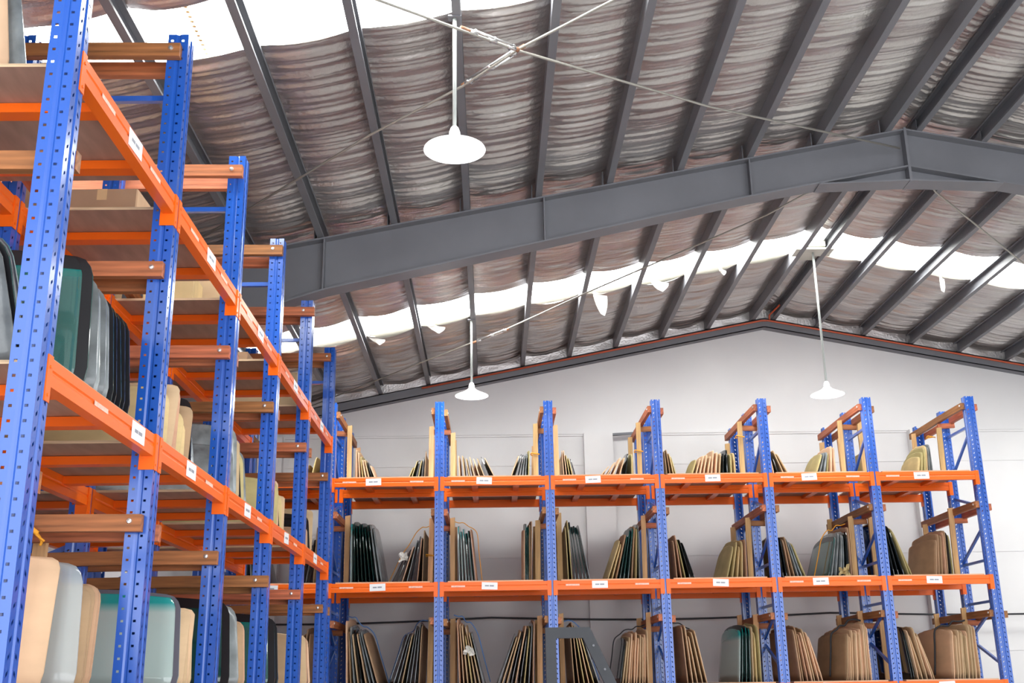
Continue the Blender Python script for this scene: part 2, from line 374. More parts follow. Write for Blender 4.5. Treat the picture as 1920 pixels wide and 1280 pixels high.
for sd in (-1, 1):
    xe = XL if sd < 0 else XR; m = MB(); n = 120; vs = []; fs = []
    for k in range(n+1):
        x = RX+(xe-RX)*k/n
        for q in range(4): vs.append((x, YB-0.03-0.012*noise.noise(Vector((x*5, q*1.3, sd)))-0.02*q/3, rz(x, 0.002+0.15*q/3)))
    for k in range(n):
        for q in range(3): fs.append((k*4+q, k*4+q+1, k*4+q+5, k*4+q+4) if sd < 0 else (k*4+q, k*4+4+q, k*4+q+5, k*4+q+1))
    struct(obj('roof_trim', m.add(vs, fs).mesh('gable_foil', 'foil', smooth=True)), 'crumpled foil strip over the beam on the back wall, %s of the ridge' % ('left' if sd < 0 else 'right'))
# torn flaps of insulation hanging at the far skylight
def flap(x, y, w, l, sd, curl=0.4):
    vs = []; fs = []; n = 5
    for j in range(n+1):
        t = j/n; ww = w*(1-0.75*t*t)
        for i in range(4):
            s = i/3-0.5
            vs.append((x+s*ww+0.03*t*curl, y+0.05*t+0.02*math.sin(s*4+t*3), rz(x, 0.12)-l*t-0.02*math.sin(3*s)))
    for j in range(n):
        for i in range(3): fs.append((j*4+i, j*4+i+1, j*4+i+5, j*4+i+4))
    o = obj('torn_flap', MB().add(vs, fs).mesh('torn_flap', 'paper', smooth=True), foils[sd, 2]); return o
flap(1.30, 12.15, 0.17, 0.24, -1, 1.0); flap(2.0, 12.10, 0.22, 0.10, -1); flap(-0.62, 12.12, 0.22, 0.07, -1); flap(-1.30, 12.15, 0.2, 0.06, -1)
flap(5.35, 12.12, 0.07, 0.16, 1); flap(2.75, 12.1, 0.1, 0.05, -1)
# orange conduit on the gable beam
m = MB(); m.tube([(-0.9, YB-0.15, rz(-0.9, -0.035)), (RX-0.05, YB-0.15, RZ-0.045), (RX, YB-0.15, RZ-0.045), (RX+0.05, YB-0.15, RZ-0.045), (XR-0.1, YB-0.15, rz(XR-0.1, -0.035))], 0.013, 8)
m.tube([(RX+0.07, YB-0.15, RZ-0.03), (RX+0.07, YB-0.16, RZ+0.03), (RX+0.1, YB-0.6, RZ+0.02)], 0.012, 8)
thing(obj('cable_conduit', m.mesh('cable_conduit', 'conduit', smooth=True)), 'thin orange conduit following the sloping top edge of the back wall', 'conduit')
# black cable slack along the back wall
pts = []
for i in range(61):
    x = XL+0.05+(XR-XL-0.1)*i/60; ph = (x/4.3) % 1.0
    pts.append((x, YB-0.15, 2.40-0.05*math.sin(math.pi*ph)))
thing(obj('wall_cable', MB().tube(pts, 0.013, 6).mesh('wall_cable', 'cable', smooth=True)), 'black cable slung along the white back wall behind the racks', 'cable')
thing(obj('metal_bar', MB().extr([(-0.02, 0), (0.02, 0), (0.02, 0.035), (0.016, 0.035), (0.016, 0.004), (-0.02, 0.004)], 0, 0.40).mesh('metal_bar', 'steel'), None, (1.60, YB-0.09, 4.71), (0, -0.05, 0)), 'short dark steel bar sticking out beside the white pilaster', 'metal bar')

# ------------------------------------------------------------------ roof bracing rods with turnbuckles
def rod(label, pts, tb=None):
    o = obj('bracing_rod', MB().tube(pts, 0.009, 8).mesh('bracing_rod', 'rod', smooth=True)); thing(o, label, 'rod', None)
    if tb:
        a, b = Vector(tb[0]), Vector(tb[1]); d = (b-a).normalized(); s = d.cross(Vector((0, 0, 1))).normalized()*0.022
        m = MB(); m.tube([a+s, b+s], 0.007, 8); m.tube([a-s, b-s], 0.007, 8)
        for p in (a, b, (a+b)/2): m.tube([p-s*1.2, p+s*1.2], 0.012, 8); m.tube([p-d*0.03, p+d*0.03], 0.016, 8)
        obj('turnbuckle', m.mesh('turnbuckle', 'bolt', smooth=True), o)
        m = MB(); m.tube([a-d*0.1, a], 0.014, 8); m.tube([b, b+d*0.06], 0.014, 8); obj('hook', m.mesh('hook', 'rust', smooth=True), o)
    return o
def rp(x, y, off): return (x, y, rz(x, off))
rod('thin steel bracing rod with turnbuckle, running from rafter apex past the nearest lamp', [rp(-1.9, 4.25, -0.10), rp(-0.70, 5.37, -0.11), rp(0.21, 6.18, -0.15), rp(1.68, 7.42, -0.15), rp(3.66, 8.78, -0.20)], (rp(-0.08, 5.92, -0.125), rp(0.16, 6.13, -0.145)))
rod('thin steel bracing rod with turnbuckle crossing behind the nearest lamp', [rp(3.6, 3.35, -0.12), rp(0.80, 5.80, -0.14), rp(0.21, 6.20, -0.12), rp(-0.16, 6.52, -0.13), rp(-0.84, 7.05, -0.08), rp(-2.9, 8.75, -0.05)], (rp(0.17, 6.25, -0.115), rp(-0.12, 6.49, -0.12)))
rod('thin bracing rod with turnbuckle in front of the far skylight, left slope', [rp(-2.6, 14.05, -0.06), rp(-0.2, 12.3, -0.12), rp(0.11, 12.06, -0.14), rp(1.06, 11.25, -0.14), rp(2.76, 10.0, -0.12), rp(3.5, 9.15, -0.1)], (rp(-0.12, 12.24, -0.13), rp(0.18, 12.0, -0.145)))
rod('thin bracing rod from the rafter apex over the right roof slope', [rp(3.96, 9.2, -0.14), rp(4.30, 9.61, -0.15), rp(5.69, 10.84, -0.15), rp(9.3, 14.1, -0.1)])

# ------------------------------------------------------------------ pendant lamps
def lamp(x, y, zrim, ztop, label):
    root = obj('pendant_lamp', None, None, (x, y, zrim)); thing(root, label, 'lamp', 'white pendant lamps under the roof')
    R = 0.184
    prof = [(R, 0.0), (R-0.002, 0.006), (0.155, 0.018), (0.10, 0.042), (0.058, 0.066), (0.040, 0.086), (0.036, 0.086), (0.054, 0.063), (0.097, 0.038), (0.152, 0.014), (R-0.003, 0.0), (R, 0.0)]
    obj('lamp_shade', MB().lathe(prof, 48).mesh('lamp_shade', 'white', smooth=True), root)
    obj('socket', MB().lathe([(0.0, 0.155), (0.015, 0.155), (0.024, 0.145), (0.034, 0.115), (0.036, 0.085), (0.0, 0.085)], 24).mesh('socket', 'white', smooth=True), root)
    obj('light_bulb', MB().lathe([(0.0, -0.028), (0.02, -0.025), (0.036, -0.012), (0.042, 0.008), (0.036, 0.03), (0.022, 0.055), (0.018, 0.085)], 24).mesh('light_bulb', 'bulb', smooth=True), root)
    obj('rod', MB().tube([(0, 0, 0.15), (0, 0, ztop-zrim)], 0.0125, 10).mesh('rod', 'greyrod', smooth=True), root)
    obj('ceiling_bracket', MB().box(-0.04, 0.04, -0.03, 0.03, ztop-zrim-0.01, ztop-zrim+0.0).mesh('ceiling_bracket', 'steel'), root)
    ld = bpy.data.lights.new('lamp_light', 'POINT'); ld.energy = LAMP_W; ld.color = (0.92, 0.96, 1.0); ld.shadow_soft_size = 0.05
    lo = bpy.data.objects.new('lamp_light', ld); COL.objects.link(lo); lo.location = (0, 0, -0.03); lo.parent = root
    return root
lamp(-0.195, 5.92, 4.635, rz(-0.17), 'large white pendant lamp on a rod, nearest of the three')
lamp(-0.20, 11.84, 4.655, rz(-0.17), 'white pendant lamp left of centre, hanging in front of the far skylight')
l3 = lamp(3.73, 11.74, 4.60, RZ-0.005, 'white pendant lamp on a long rod hanging from the ridge at right')
obj('mounting_plate', MB().box(-0.22, 0.22, -0.11, 0.11, RZ-4.60-0.025, RZ-4.60-0.0).box(-0.14, 0.14, -0.05, 0.4, RZ-4.60+0.04, RZ-4.60+0.12).mesh('mounting_plate', 'sheet'), l3)

# ------------------------------------------------------------------ pallet racks
ZT = 4.66
BT = {'top': 3.80, 'middle': 2.66, 'bottom': 1.57}          # top of the beams of each shelf level
RAILZ = {'top': 4.545, 'middle': 3.415, 'bottom': 2.255}
ROWS = (0.0, 0.74, 1.54)                                    # depth of the three rows of posts
post_prof = [(0.05, 0.098), (0.05, 0.06), (0.044, 0.052), (0.044, 0.044), (0.05, 0.036), (0.05, 0.0), (0.012, 0.0), (0.006, 0.006), (-0.006, 0.006), (-0.012, 0.0), (-0.05, 0.0), (-0.05, 0.036), (-0.044, 0.044), (-0.044, 0.052), (-0.05, 0.06), (-0.05, 0.098)]
def post_mesh(flip):
    pr = post_prof if not flip else [(-x, 0.098-y) for x, y in post_prof]
    outer = pr; t = 0.0025
    cx_ = [(x - math.copysign(t, x) if abs(x) > 0.03 else x, (y+t if (y < 0.01) else y) if not flip else (y-t if y > 0.088 else y)) for x, y in outer]
    lip = [(0.03, 0.098), (0.03, 0.095)] if not flip else [(-0.03, 0.0), (-0.03, 0.003)]
    m = MB(); prof = outer + [(-0.03 if not flip else 0.03, outer[-1][1]), (-0.03 if not flip else 0.03, outer[-1][1]-(0.003 if not flip else -0.003))] + cx_[::-1] + [lip[1], lip[0]]
    n = len(prof); vs = [(x, y, z) for z in (0.0, ZT) for x, y in prof]
    fs = [(i, n+i, n+(i+1) % n, (i+1) % n) for i in range(n)]
    m.add(vs, fs); return m.mesh('post', 'blue')
POST = {False: post_mesh(False), True: post_mesh(True)}
RAIL_END = 1.68
def wood(x0, x1, y0, y1, z0, z1, mname, nm):
    m = MB().box(x0, x1, y0, y1, z0, z1); return m.mesh(nm, mname)
beam_cache = {}
def beam_mesh(L):
    key = round(L, 3)
    if key not in beam_cache:
        # step beam: y = 0 is the aisle face, top step towards the shelf
        pr = [(0.0, 0.0), (0.0, 0.040), (0.004, 0.046), (0.004, 0.052), (0.0, 0.058), (0.0, 0.094), (0.03, 0.094), (0.03, 0.07), (0.048, 0.07), (0.048, 0.0)]
        n = len(pr); vs = [(x, y, z) for x in (0, L) for y, z in pr]
        fs = [(i, n+i, n+(i+1) % n, (i+1) % n) for i in range(n)] + [tuple(range(n)), tuple(range(2*n-1, n-1, -1))]
        fs = [f[::-1] for f in fs]
        beam_cache[key] = MB().add(vs, fs).mesh('beam', 'orange')
    return beam_cache[key]
conn = {}
for s in (-1, 1):                                            # L-shaped hook plate at a beam end; x = 0 is the post side face
    m = MB()
    m.box(min(0, -s*0.005), max(0, -s*0.005), -0.004, 0.062, -0.058, 0.099)
    m.box(min(0, s*0.040), max(0, s*0.040), -0.006, -0.001, -0.058, 0.099)
    for z in (-0.035, 0.06): m.box(s*0.018-0.005, s*0.018+0.005, -0.009, -0.005, z-0.004, z+0.004)
    conn[s] = m.mesh('connector', 'orange')
lab_me = MB().box(-0.085, 0.085, -0.0018, 0, 0.012, 0.088).mesh('label', 'label')
ink_me = MB().box(-0.050, -0.008, -0.0024, -0.0018, 0.044, 0.058).box(0.0, 0.046, -0.0024, -0.0018, 0.044, 0.058).mesh('print', 'ink')
dec_me = MB().box(-0.075, 0.075, -0.0008, 0.0, 0.04, 0.058).mesh('faded_decal', 'decal')
rail_me = {}
def rail_mesh(y0, y1):
    k = (round(y0, 3), round(y1, 3))
    if k not in rail_me:
        m = MB(); n = 6; vs = []; fs = []
        L = y1-y0                                            # a timber slightly bowed along its length; local x is the length
        for i in range(n+1):
            t = i/n; b = 0.004*math.sin(t*5)
            for dy, dz in ((-0.02, -0.036), (0.02, -0.036), (0.02, 0.036), (-0.02, 0.036)): vs.append((L*t, dy, dz+b))
        for i in range(n):
            for k2 in range(4): fs.append((i*4+k2, i*4+(k2+1) % 4, i*4+4+(k2+1) % 4, i*4+4+k2))
        fs = [f[::-1] for f in fs] + [(0, 1, 2, 3), (n*4+3, n*4+2, n*4+1, n*4)]
        rail_me[k] = m.add(vs, fs).mesh('timber_rail', 'timber')
    return rail_me[k]
bolt_me = MB().lathe([(0.013, 0.0), (0.010, 0.006), (0, 0.008)], 12).mesh('bolt', 'bolt')
def plank_mesh(h, i):
    r = random.Random(i); m = MB()
    w, t = 0.026+r.random()*0.004, 0.016
    sk = (r.random()-0.5)*0.03
    m.hexa([(-w, -t, 0), (w, -t, 0), (w, t, 0), (-w, t, 0), (-w+sk, -t, h), (w+sk, -t, h+0.008), (w+sk, t, h+0.008), (-w+sk, t, h)]); return m.mesh('divider_plank', 'pine')
PL = {}
for lv, hs in (('top', (0.72, 0.70, 0.62)), ('middle', (0.80, 0.76, 0.72)), ('bottom', (0.72, 0.76, 0.74))):
    PL[lv] = [plank_mesh(h, i*7+len(lv)) for i, h in enumerate(hs)]
batten_me = wood(-0.10, 0.10, -0.015, 0.015, -0.03, 0.03, 'timber', 'batten')

def rack(name, label, loc, rotz, frames, skip_near, stickers, batten=True, plank=True):
    R = obj('pallet_rack', None, None, loc, (0, 0, rotz)); thing(R, label, 'rack')
    rnd = random.Random(len(frames))
    for fi, s in enumerate(frames):
        for ri, d in enumerate(ROWS):
            obj('post', POST[ri == 2], R, (s, d, 0))
            obj('foot_plate', foot_me, R, (s, d+0.05, 0))
        # bracing between front and middle post
        for a, b, z0, z1 in ((0.09, 0.75, 4.33, 4.33), (0.09, 0.75, 2.83, 2.83), (0.09, 0.75, 2.39, 2.39), (0.09, 0.75, 0.45, 0.45)) if plank else ((0.09, 0.75, 4.33, 4.33), (0.09, 0.75, 0.45, 0.45)):
            obj('strut', MB().box(-0.014, 0.014, a, b, z0-0.014, z0+0.014).mesh('strut', 'bluep'), R, (s, 0, 0))
        da, db = (0.09, 0.75) if plank else (0.83, 1.55)
        for a, b, z0, z1 in ((da, db, 4.28, 3.84), (da, db, 3.42, 3.60), (da, db, 3.2, 2.86), (da, db, 2.35, 2.05), (da, db, 1.72, 1.98), (da, db, 1.2, 0.5)):
            m = MB().hexa([(-0.012, a, z0-0.016), (0.012, a, z0-0.016), (0.012, b, z1-0.016), (-0.012, b, z1-0.016), (-0.012, a, z0+0.016), (0.012, a, z0+0.016), (0.012, b, z1+0.016), (-0.012, b, z1+0.016)])
            obj('diagonal_brace', m.mesh('diagonal_brace', 'bluep'), R, (s, 0, 0))
        for lv in ('top', 'middle', 'bottom'):
            for side in (-1, 1):
                if skip_near and fi == 0 and side < 0: continue
                y0 = 0.02+rnd.uniform(-0.04, 0.02); z = RAILZ[lv]+rnd.uniform(-0.012, 0.012) + (0.012 if side < 0 else -0.012)
                ra = obj('timber_rail', rail_mesh(0.0, RAIL_END-0.05), R, (s+side*0.071, y0, z), (rnd.uniform(-0.02, 0.02), 0, math.pi/2))
                obj('bolt', bolt_me, ra, (0.05-y0+0.02, -side*0.0 + (0.02 if side < 0 else -0.02), 0.008), (math.pi/2 if side > 0 else -math.pi/2, 0, 0))
            if plank:
                for side in (-1, 1):
                    if fi == len(frames)-1 and side > 0: continue
                    for q, d in enumerate((0.66, 1.46)):
                        if rnd.random() < 0.05: continue
                        pz = BT[lv]+0.020
                        obj('divider_plank', rnd.choice(PL[lv]), R, (s+side*(0.124+rnd.random()*0.006), d+rnd.uniform(-0.006, 0.006), pz), (0, -side*0.012, rnd.uniform(-0.1, 0.1)))
            if batten:
                obj('batten', batten_me, R, (s, 0.721, RAILZ[lv]-0.075+rnd.uniform(-0.01, 0.01)), (0, rnd.uniform(-0.06, 0.06), 0))
    for bi in range(len(frames)-1):
        a, b = frames[bi]+0.05, frames[bi+1]-0.05; L = b-a
        for lv in ('top', 'middle', 'bottom'):
            zb = BT[lv]-0.094
            for ri, d in enumerate(ROWS):
                back = ri == 2
                bm = obj('beam', beam_mesh(L), R, (a if not back else b, d+0.002 if not back else d+0.096, zb), (0, 0, math.pi if back else 0))
                obj('connector', conn[-1], bm, (0, 0, 0)); obj('connector', conn[1], bm, (L, 0, 0))
                if ri == 0:
                    for kind, t in stickers(bi, lv):
                        if kind == 'L':
                            lo = obj('label', lab_me, bm, (L*t, -0.001, 0), (0, rnd.uniform(-0.05, 0.05), 0)); obj('print', ink_me, lo)
                        else: obj('faded_decal', dec_me, bm, (L*t, -0.0005, 0.0))
            for t in (0.30, 0.72):
                x = a+L*t
                obj('crossbar', xbar_me, R, (x, 0.0, BT[lv]-0.0535))
    return R
foot_me = MB().box(-0.07, 0.07, -0.07, 0.07, 0, 0.008).mesh('foot_plate', 'bluep')
xbar_me = MB().box(-0.035, 0.035, 0.05, 0.742, 0.012, 0.052).box(-0.035, 0.035, 0.79, 1.588, 0.012, 0.052).mesh('crossbar', 'orange')
def st_back(bi, lv):
    r = random.Random(bi*5+len(lv)); c = {'top': 0.42, 'middle': 0.45, 'bottom': 0.45}[lv]
    out = [('L', c+r.uniform(-0.06, 0.08))]
    if lv != 'bottom': out += [('D', 0.15), ('D', 0.82)] if bi % 2 else [('D', 0.14)]
    return out
def st_left(bi, lv):
    return [('D', 0.22), ('L', 0.50), ('D', 0.74)] if lv == 'top' else [('D', 0.42), ('L', 0.80)] if bi == 0 else [('L', 0.42), ('D', 0.72)]
FB = [-2.98, -1.775, -0.567, 0.655, 1.875, 3.085, 4.28, 5.46]
FL = [3.50, 4.78, 6.08, 7.365, 8.69, 10.02]
YBK, XLF = 12.10, -1.455
rack_back = rack('pallet_rack', 'blue and orange pallet rack standing along the white back wall', (0, YBK, 0), 0, FB, False, st_back)
rack_left = rack('pallet_rack', 'tall blue and orange pallet rack running along the left side of the picture', (XLF, 0, 0), math.pi/2, FL, True, st_left, batten=False, plank=False)

# plywood shelf boards, loose on the crossbars
LV = {'top': 'top level', 'middle': 'middle level', 'bottom': 'bottom level'}
def boards(frames, loc, rotz, names, where, g0, g1):
    for bi in range(len(frames)-1):
        for lv in ('top', 'middle', 'bottom'):
            a, b = frames[bi]+g0, frames[bi+1]-g1
            m = MB(); m.box(0, b-a, 0.020, 1.62, 0, 0.014, 1)
            m.m = [0, 0, 1, 1, 1, 1]
            o = obj('plywood_shelf', m.mesh('plywood_shelf', 'ply', 'plyedge'), None, (0, 0, 0))
            o.matrix_world = Matrix.Translation(Vector(loc)) @ Matrix.Rotation(rotz, 4, 'Z') @ Matrix.Translation((a, 0, BT[lv]+0.001))
            thing(o, 'plywood board, %s of the %s, %s' % (LV[lv], where, names[bi]), 'shelf', 'plywood boards of the %s' % where)
BAYB = ['leftmost bay', 'second bay from the left', 'third bay from the left', 'fourth bay, middle of the run', 'third bay from the right', 'second bay from the right', 'rightmost bay']
BAYL = ['nearest bay', 'second bay back', 'third bay back', 'fourth bay back', 'farthest bay']
boards(FB, (0, YBK, 0), 0, BAYB, 'back wall rack', 0.096, 0.096)
boards(FL, (XLF, 0, 0), math.pi/2, BAYL, 'left rack', 0.11, 0.21)

# ------------------------------------------------------------------ windscreens and wrapped sheets
def outline(u, v, kind, r):
    """unit sheet: y in -.5..5, z in 0..1"""
    if kind in ('card', 'brown', 'olive'):
        k, taper, crown = {'card': 0.05, 'brown': 0.08, 'olive': 0.13}[kind]+0.05*r[0], 0.04+0.08*r[1], {'card': 0.01, 'brown': 0.03, 'olive': 0.07}[kind]+0.04*r[2]
    else:
        k, taper, crown = 0.13, 0.10+0.05*r[1], 0.05
    vc = {'card': 0.91, 'brown': 0.86, 'olive': 0.74}.get(kind, 0.82); t = max(0.0, (v-vc)/(1-vc)); b = max(0.0, (0.06-v)/0.06)
    hw = 0.5*(1-taper*v)*(1-k*(1-math.sqrt(max(0.0, 1-t*t)))-0.03*b*b)
    z = v*(1-crown*u*u)
    if kind in ('card', 'brown', 'olive') and v > 0.9: z += 0.02*noise.noise(Vector((u*4+r[0]*50, r[1]*9, 0)))
    return u*hw, z
def bulge(u, v, kind, r):
    c = 0.016*(1-u*u)
    w = 0.0035*noise.noise(Vector((u*1.6+r[0]*30, v*2.2, r[1]*20))) if kind in ('card', 'brown', 'olive', 'film') else 0.0
    return c+w
sheet_cache = {}
NU, NV = 12, 10
def sheet_mesh(kind, var):
    key = (kind, var)
    if key in sheet_cache: return sheet_cache[key]
    rr = random.Random(var*13+len(kind)*5+ord(kind[0])); r = [rr.random() for _ in range(4)]
    th = {'card': 0.009, 'brown': 0.009, 'olive': 0.009, 'film': 0.007}.get(kind, 0.006)
    vs = []; fs = []
    for s in (-1, 1):
        for j in range(NV+1):
            v = j/NV; v = 1-(1-v)**1.6
            for i in range(NU+1):
                u = 2*i/NU-1; y, z = outline(u, v, kind, r)
                vs.append((bulge(u, v, kind, r)+s*th/2, y, z))
    n = (NU+1)*(NV+1); W1 = NU+1
    for j in range(NV):
        for i in range(NU):
            a = j*W1+i; fs.append((a, a+W1, a+W1+1, a+1)); fs.append((n+a, n+a+1, n+a+W1+1, n+a+W1))
    rim = [i for i in range(NU+1)] + [j*W1+NU for j in range(1, NV+1)] + [NV*W1+i for i in range(NU-1, -1, -1)] + [j*W1 for j in range(NV-1, 0, -1)]
    for a, b in zip(rim, rim[1:]+rim[:1]): fs.append((a, b, n+b, n+a))
    me = MB().add(vs, fs).mesh('sheet', kind, smooth=False)
    me.polygons.foreach_set('use_smooth', [i < 2*NU*NV for i in range(len(me.polygons))])
    # black ceramic border for the glass kinds
    bd = None
    if kind in ('glass', 'pale', 'deep', 'dark'):
        bv = []; bf = []
        def strip(u0, u1, v0, v1, k1, k2):
            for s in (-1, 1):
                o = len(bv)
                for j in range(k2+1):
                    for i in range(k1+1):
                        u = u0+(u1-u0)*i/k1; v = v0+(v1-v0)*j/k2; v = 1-(1-v)**1.6
                        y, z = outline(u, v, kind, r); bv.append((bulge(u, v, kind, r)+s*(th/2+0.0012), y, z))
                for j in range(k2):
                    for i in range(k1):
                        a = o+j*(k1+1)+i; q = (a, a+k1+1, a+k1+2, a+1); bf.append(q if s < 0 else q[::-1])
        e = 0.955 if kind == 'pale' else 0.92; tv = 0.86 if kind == 'pale' else 0.74
        strip(-1, -e, 0, 1, 1, 10); strip(e, 1, 0, 1, 1, 10); strip(-e, e, 0, 0.04, 12, 1); strip(-e, e, tv, 1, 12, 3)
        bd = MB().add(bv, bf).mesh('black_border', 'rubber' if kind != 'pale' else 'greytrim', smooth=True)
    sheet_cache[key] = (me, bd); return me, bd
KIND = {'card': ('wrapped_windscreen', 'tan cardboard wrapped windscreen', 'windscreen'), 'brown': ('wrapped_windscreen', 'brown cardboard wrapped windscreen', 'windscreen'),
        'olive': ('wrapped_windscreen', 'yellowed paper wrapped windscreen', 'windscreen'), 'film': ('wrapped_windscreen', 'grey film wrapped windscreen', 'windscreen'),
        'glass': ('windscreen', 'green tinted windscreen', 'windscreen'), 'pale': ('windscreen', 'pale teal banded windscreen', 'windscreen'),
        'clear': ('windscreen', 'clear glass pane', 'windscreen'), 'deep': ('windscreen', 'deep green windscreen', 'windscreen'), 'dark': ('windscreen', 'black edged dark windscreen', 'windscreen')}
rs = random.Random(21)
nsheet = 0
STACK = {}; BUND = {}
def fan(key, side, s_base, s_top, H, inner_first):
    """lean of the next sheet of a stack so that it rests beside the previous one without crossing it"""
    sl = math.tan(math.asin(max(-0.9, min(0.9, side*(s_base-s_top)/H)))); b = side*s_base
    if key in STACK:
        pb, ps, ph = STACK[key]; h = min(H, ph); g = 0.021*math.sqrt(1+ps*ps)
        if inner_first: sl = min(sl, ps+(b-pb-g)/h)          # the new sheet lies outside the previous one
        else: sl = max(sl, ps-(pb-b-g)/h)                    # the new sheet lies between the previous one and the frame
    STACK[key] = (b, sl, H)
    return -side*math.atan(sl)
def place_sheet(Mrack, kind, s_base, ang, z, H, Wd, dc, label, group, border=True, var=None, yaw=0.0):
    """a sheet standing on a shelf at run position s_base whose top leans to s_top"""
    global nsheet
    nsheet += 1
    me, bd = sheet_mesh(kind, rs.randrange(3) if var is None else var)
    o = obj(KIND[kind][0], me)
    o.matrix_world = Mrack @ Matrix.Translation((s_base, dc, z+0.011*abs(math.sin(ang)))) @ Matrix.Rotation(yaw, 4, 'Z') @ Matrix.Rotation(ang, 4, 'Y') @ Matrix.Diagonal((1 if ang < 0 else -1, Wd, H, 1))
    thing(o, label, KIND[kind][2], group)
    if bd is not None and border: obj('black_border', bd, o)
    return o
MBK = Matrix.Translation((0, YBK, 0)); MLF = Matrix.Translation((XLF, 0, 0)) @ Matrix.Rotation(math.pi/2, 4, 'Z')
FNAME = ['leftmost post', 'second post from left', 'third post from left', 'fourth post from left', 'fourth post from right', 'third post from right', 'second post from right', 'rightmost post']
DECK = {k: v+0.016 for k, v in BT.items()}
def bundle(fi, lv, side, kinds, b0, b1, t0, t1, h0, h1, Wd, dc):
    """sheets fanned out against one frame of the back rack; offsets in metres from the frame, inner to outer"""
    n = len(kinds); grp = 'bundle %s of the %s, %s shelf of the back rack' % ('left' if side < 0 else 'right', FNAME[fi], lv)
    sh = max(0.0, 0.19-t0); t0 += sh; t1 += sh; b0 += sh; b1 += sh*0.6
    ups = {'top': 0.10, 'middle': 0.03, 'bottom': 0.03}[lv]; h0 += ups; h1 += ups
    for i, k in enumerate(kinds):
        t = i/max(1, n-1); b = b0+(b1-b0)*t; tp = t0+(t1-t0)*t
        h = (h0+(h1-h0)*t)*(rs.uniform(0.88, 1.07) if k in ('card', 'brown', 'olive') else rs.uniform(0.94, 1.05))
        lab = '%s on the %s back shelf, %s of the %s' % (KIND[k][1], lv, 'left' if side < 0 else 'right', FNAME[fi])
        sb = FB[fi]+side*b; ang = fan(('b', fi, lv, side), side, sb, FB[fi]+side*tp, h, True)
        BUND.setdefault((fi, lv, side), []).append((sb, sb+h*math.sin(ang), h*math.cos(ang)))
        place_sheet(MBK, k, sb, ang, DECK[lv], h, Wd*rs.uniform(0.95, 1.03), dc+rs.uniform(-0.02, 0.02), lab, grp + ' ' + KIND[k][1], border=(k in ('glass', 'deep')))
def ex(*a):
    out = []
    for k, n in zip(a[::2], a[1::2]): out += [k]*n
    return out
# ---- top shelf
T = dict(Wd=0.78, dc=1.10)
bundle(1, 'top', -1, ex('olive', 2, 'brown', 2), .19, .62, .18, .42, .34, .22, .78, 1.1)
bundle(1, 'top', 1, ex('card', 2, 'olive', 1, 'card', 2, 'dark', 1, 'card', 1), .19, .45, .17, .27, .36, .24, .78, 1.1)
bundle(2, 'top', -1, ex('brown', 1, 'film', 1, 'olive', 1, 'dark', 1, 'olive', 2), .19, .42, .17, .28, .34, .22, .78, 1.1)
bundle(2, 'top', 1, ex('card', 6, 'dark', 1, 'card', 1), .20, .66, .18, .48, .30, .30, .78, 1.1)
bundle(3, 'top', -1, ex('olive', 1, 'film', 2, 'dark', 2, 'card', 1), .19, .44, .17, .26, .36, .30, .78, 1.1)
bundle(3, 'top', 1, ex('card', 2, 'olive', 2, 'dark', 1), .19, .36, .17, .24, .34, .28, .78, 1.1)
bundle(4, 'top', -1, ex('olive', 1, 'dark', 1, 'card', 4), .19, .66, .17, .40, .34, .22, .78, 1.1)
bundle(4, 'top', 1, ex('brown', 2, 'olive', 2), .19, .32, .17, .22, .36, .26, .78, 1.1)
bundle(5, 'top', -1, ex('olive', 2, 'dark', 2, 'card', 7, 'olive', 1), .19, .74, .18, .62, .34, .27, .78, 1.1)
bundle(5, 'top', 1, ex('brown', 1, 'card', 1, 'dark', 1, 'card', 2), .19, .46, .17, .28, .36, .30, .78, 1.1)
bundle(6, 'top', -1, ex('card', 2, 'olive', 1, 'film', 2, 'olive', 1), .19, .46, .17, .28, .38, .28, .78, 1.1)
bundle(6, 'top', 1, ex('olive', 2, 'brown', 2), .17, .32, .15, .22, .32, .26, .78, 1.1)
bundle(7, 'top', -1, ex('film', 2, 'olive', 4), .19, .38, .17, .26, .40, .28, .72, 1.12)
# ---- middle shelf
bundle(0, 'middle', 1, ex('film', 2, 'dark', 2), .20, .44, .17, .28, .66, .52, .95, .95)
bundle(1, 'middle', -1, ex('brown', 1, 'film', 2, 'dark', 1), .19, .50, .17, .28, .62, .45, .95, .95)
bundle(1, 'middle', 1, ex('pale', 1, 'deep', 6, 'film', 2), .18, .54, .16, .40, .72, .70, 1.05, .92)
bundle(2, 'middle', -1, ex('brown', 2, 'dark', 1, 'film', 1, 'card', 1, 'dark', 2), .19, .55, .17, .30, .62, .42, .95, .95)
bundle(2, 'middle', 1, ex('pale', 3, 'glass', 2, 'brown', 1), .18, .38, .16, .30, .64, .58, .95, .95)
bundle(3, 'middle', -1, ex('brown', 2, 'glass', 2, 'card', 1), .18, .27, .16, .22, .68, .66, .95, .95)
bundle(3, 'middle', 1, ex('olive', 2, 'deep', 4, 'film', 1), .18, .44, .16, .31, .70, .66, .95, .95)
bundle(4, 'middle', -1, ex('film', 1, 'olive', 1, 'brown', 1, 'glass', 3, 'brown', 1, 'olive', 2), .18, .56, .16, .30, .66, .50, .95, .95)
bundle(4, 'middle', 1, ex('brown', 2, 'olive', 1, 'dark', 2), .18, .40, .16, .26, .52, .46, .95, .95)
bundle(5, 'middle', -1, ex('brown', 1, 'olive', 4), .18, .42, .16, .28, .50, .42, .95, .95)
bundle(5, 'middle', 1, ex('dark', 2, 'brown', 2, 'film', 2, 'olive', 1), .18, .44, .16, .28, .52, .44, .95, .95)
bundle(6, 'middle', -1, ex('brown', 1, 'dark', 1, 'film', 4, 'glass', 1), .18, .48, .16, .32, .56, .50, .95, .95)
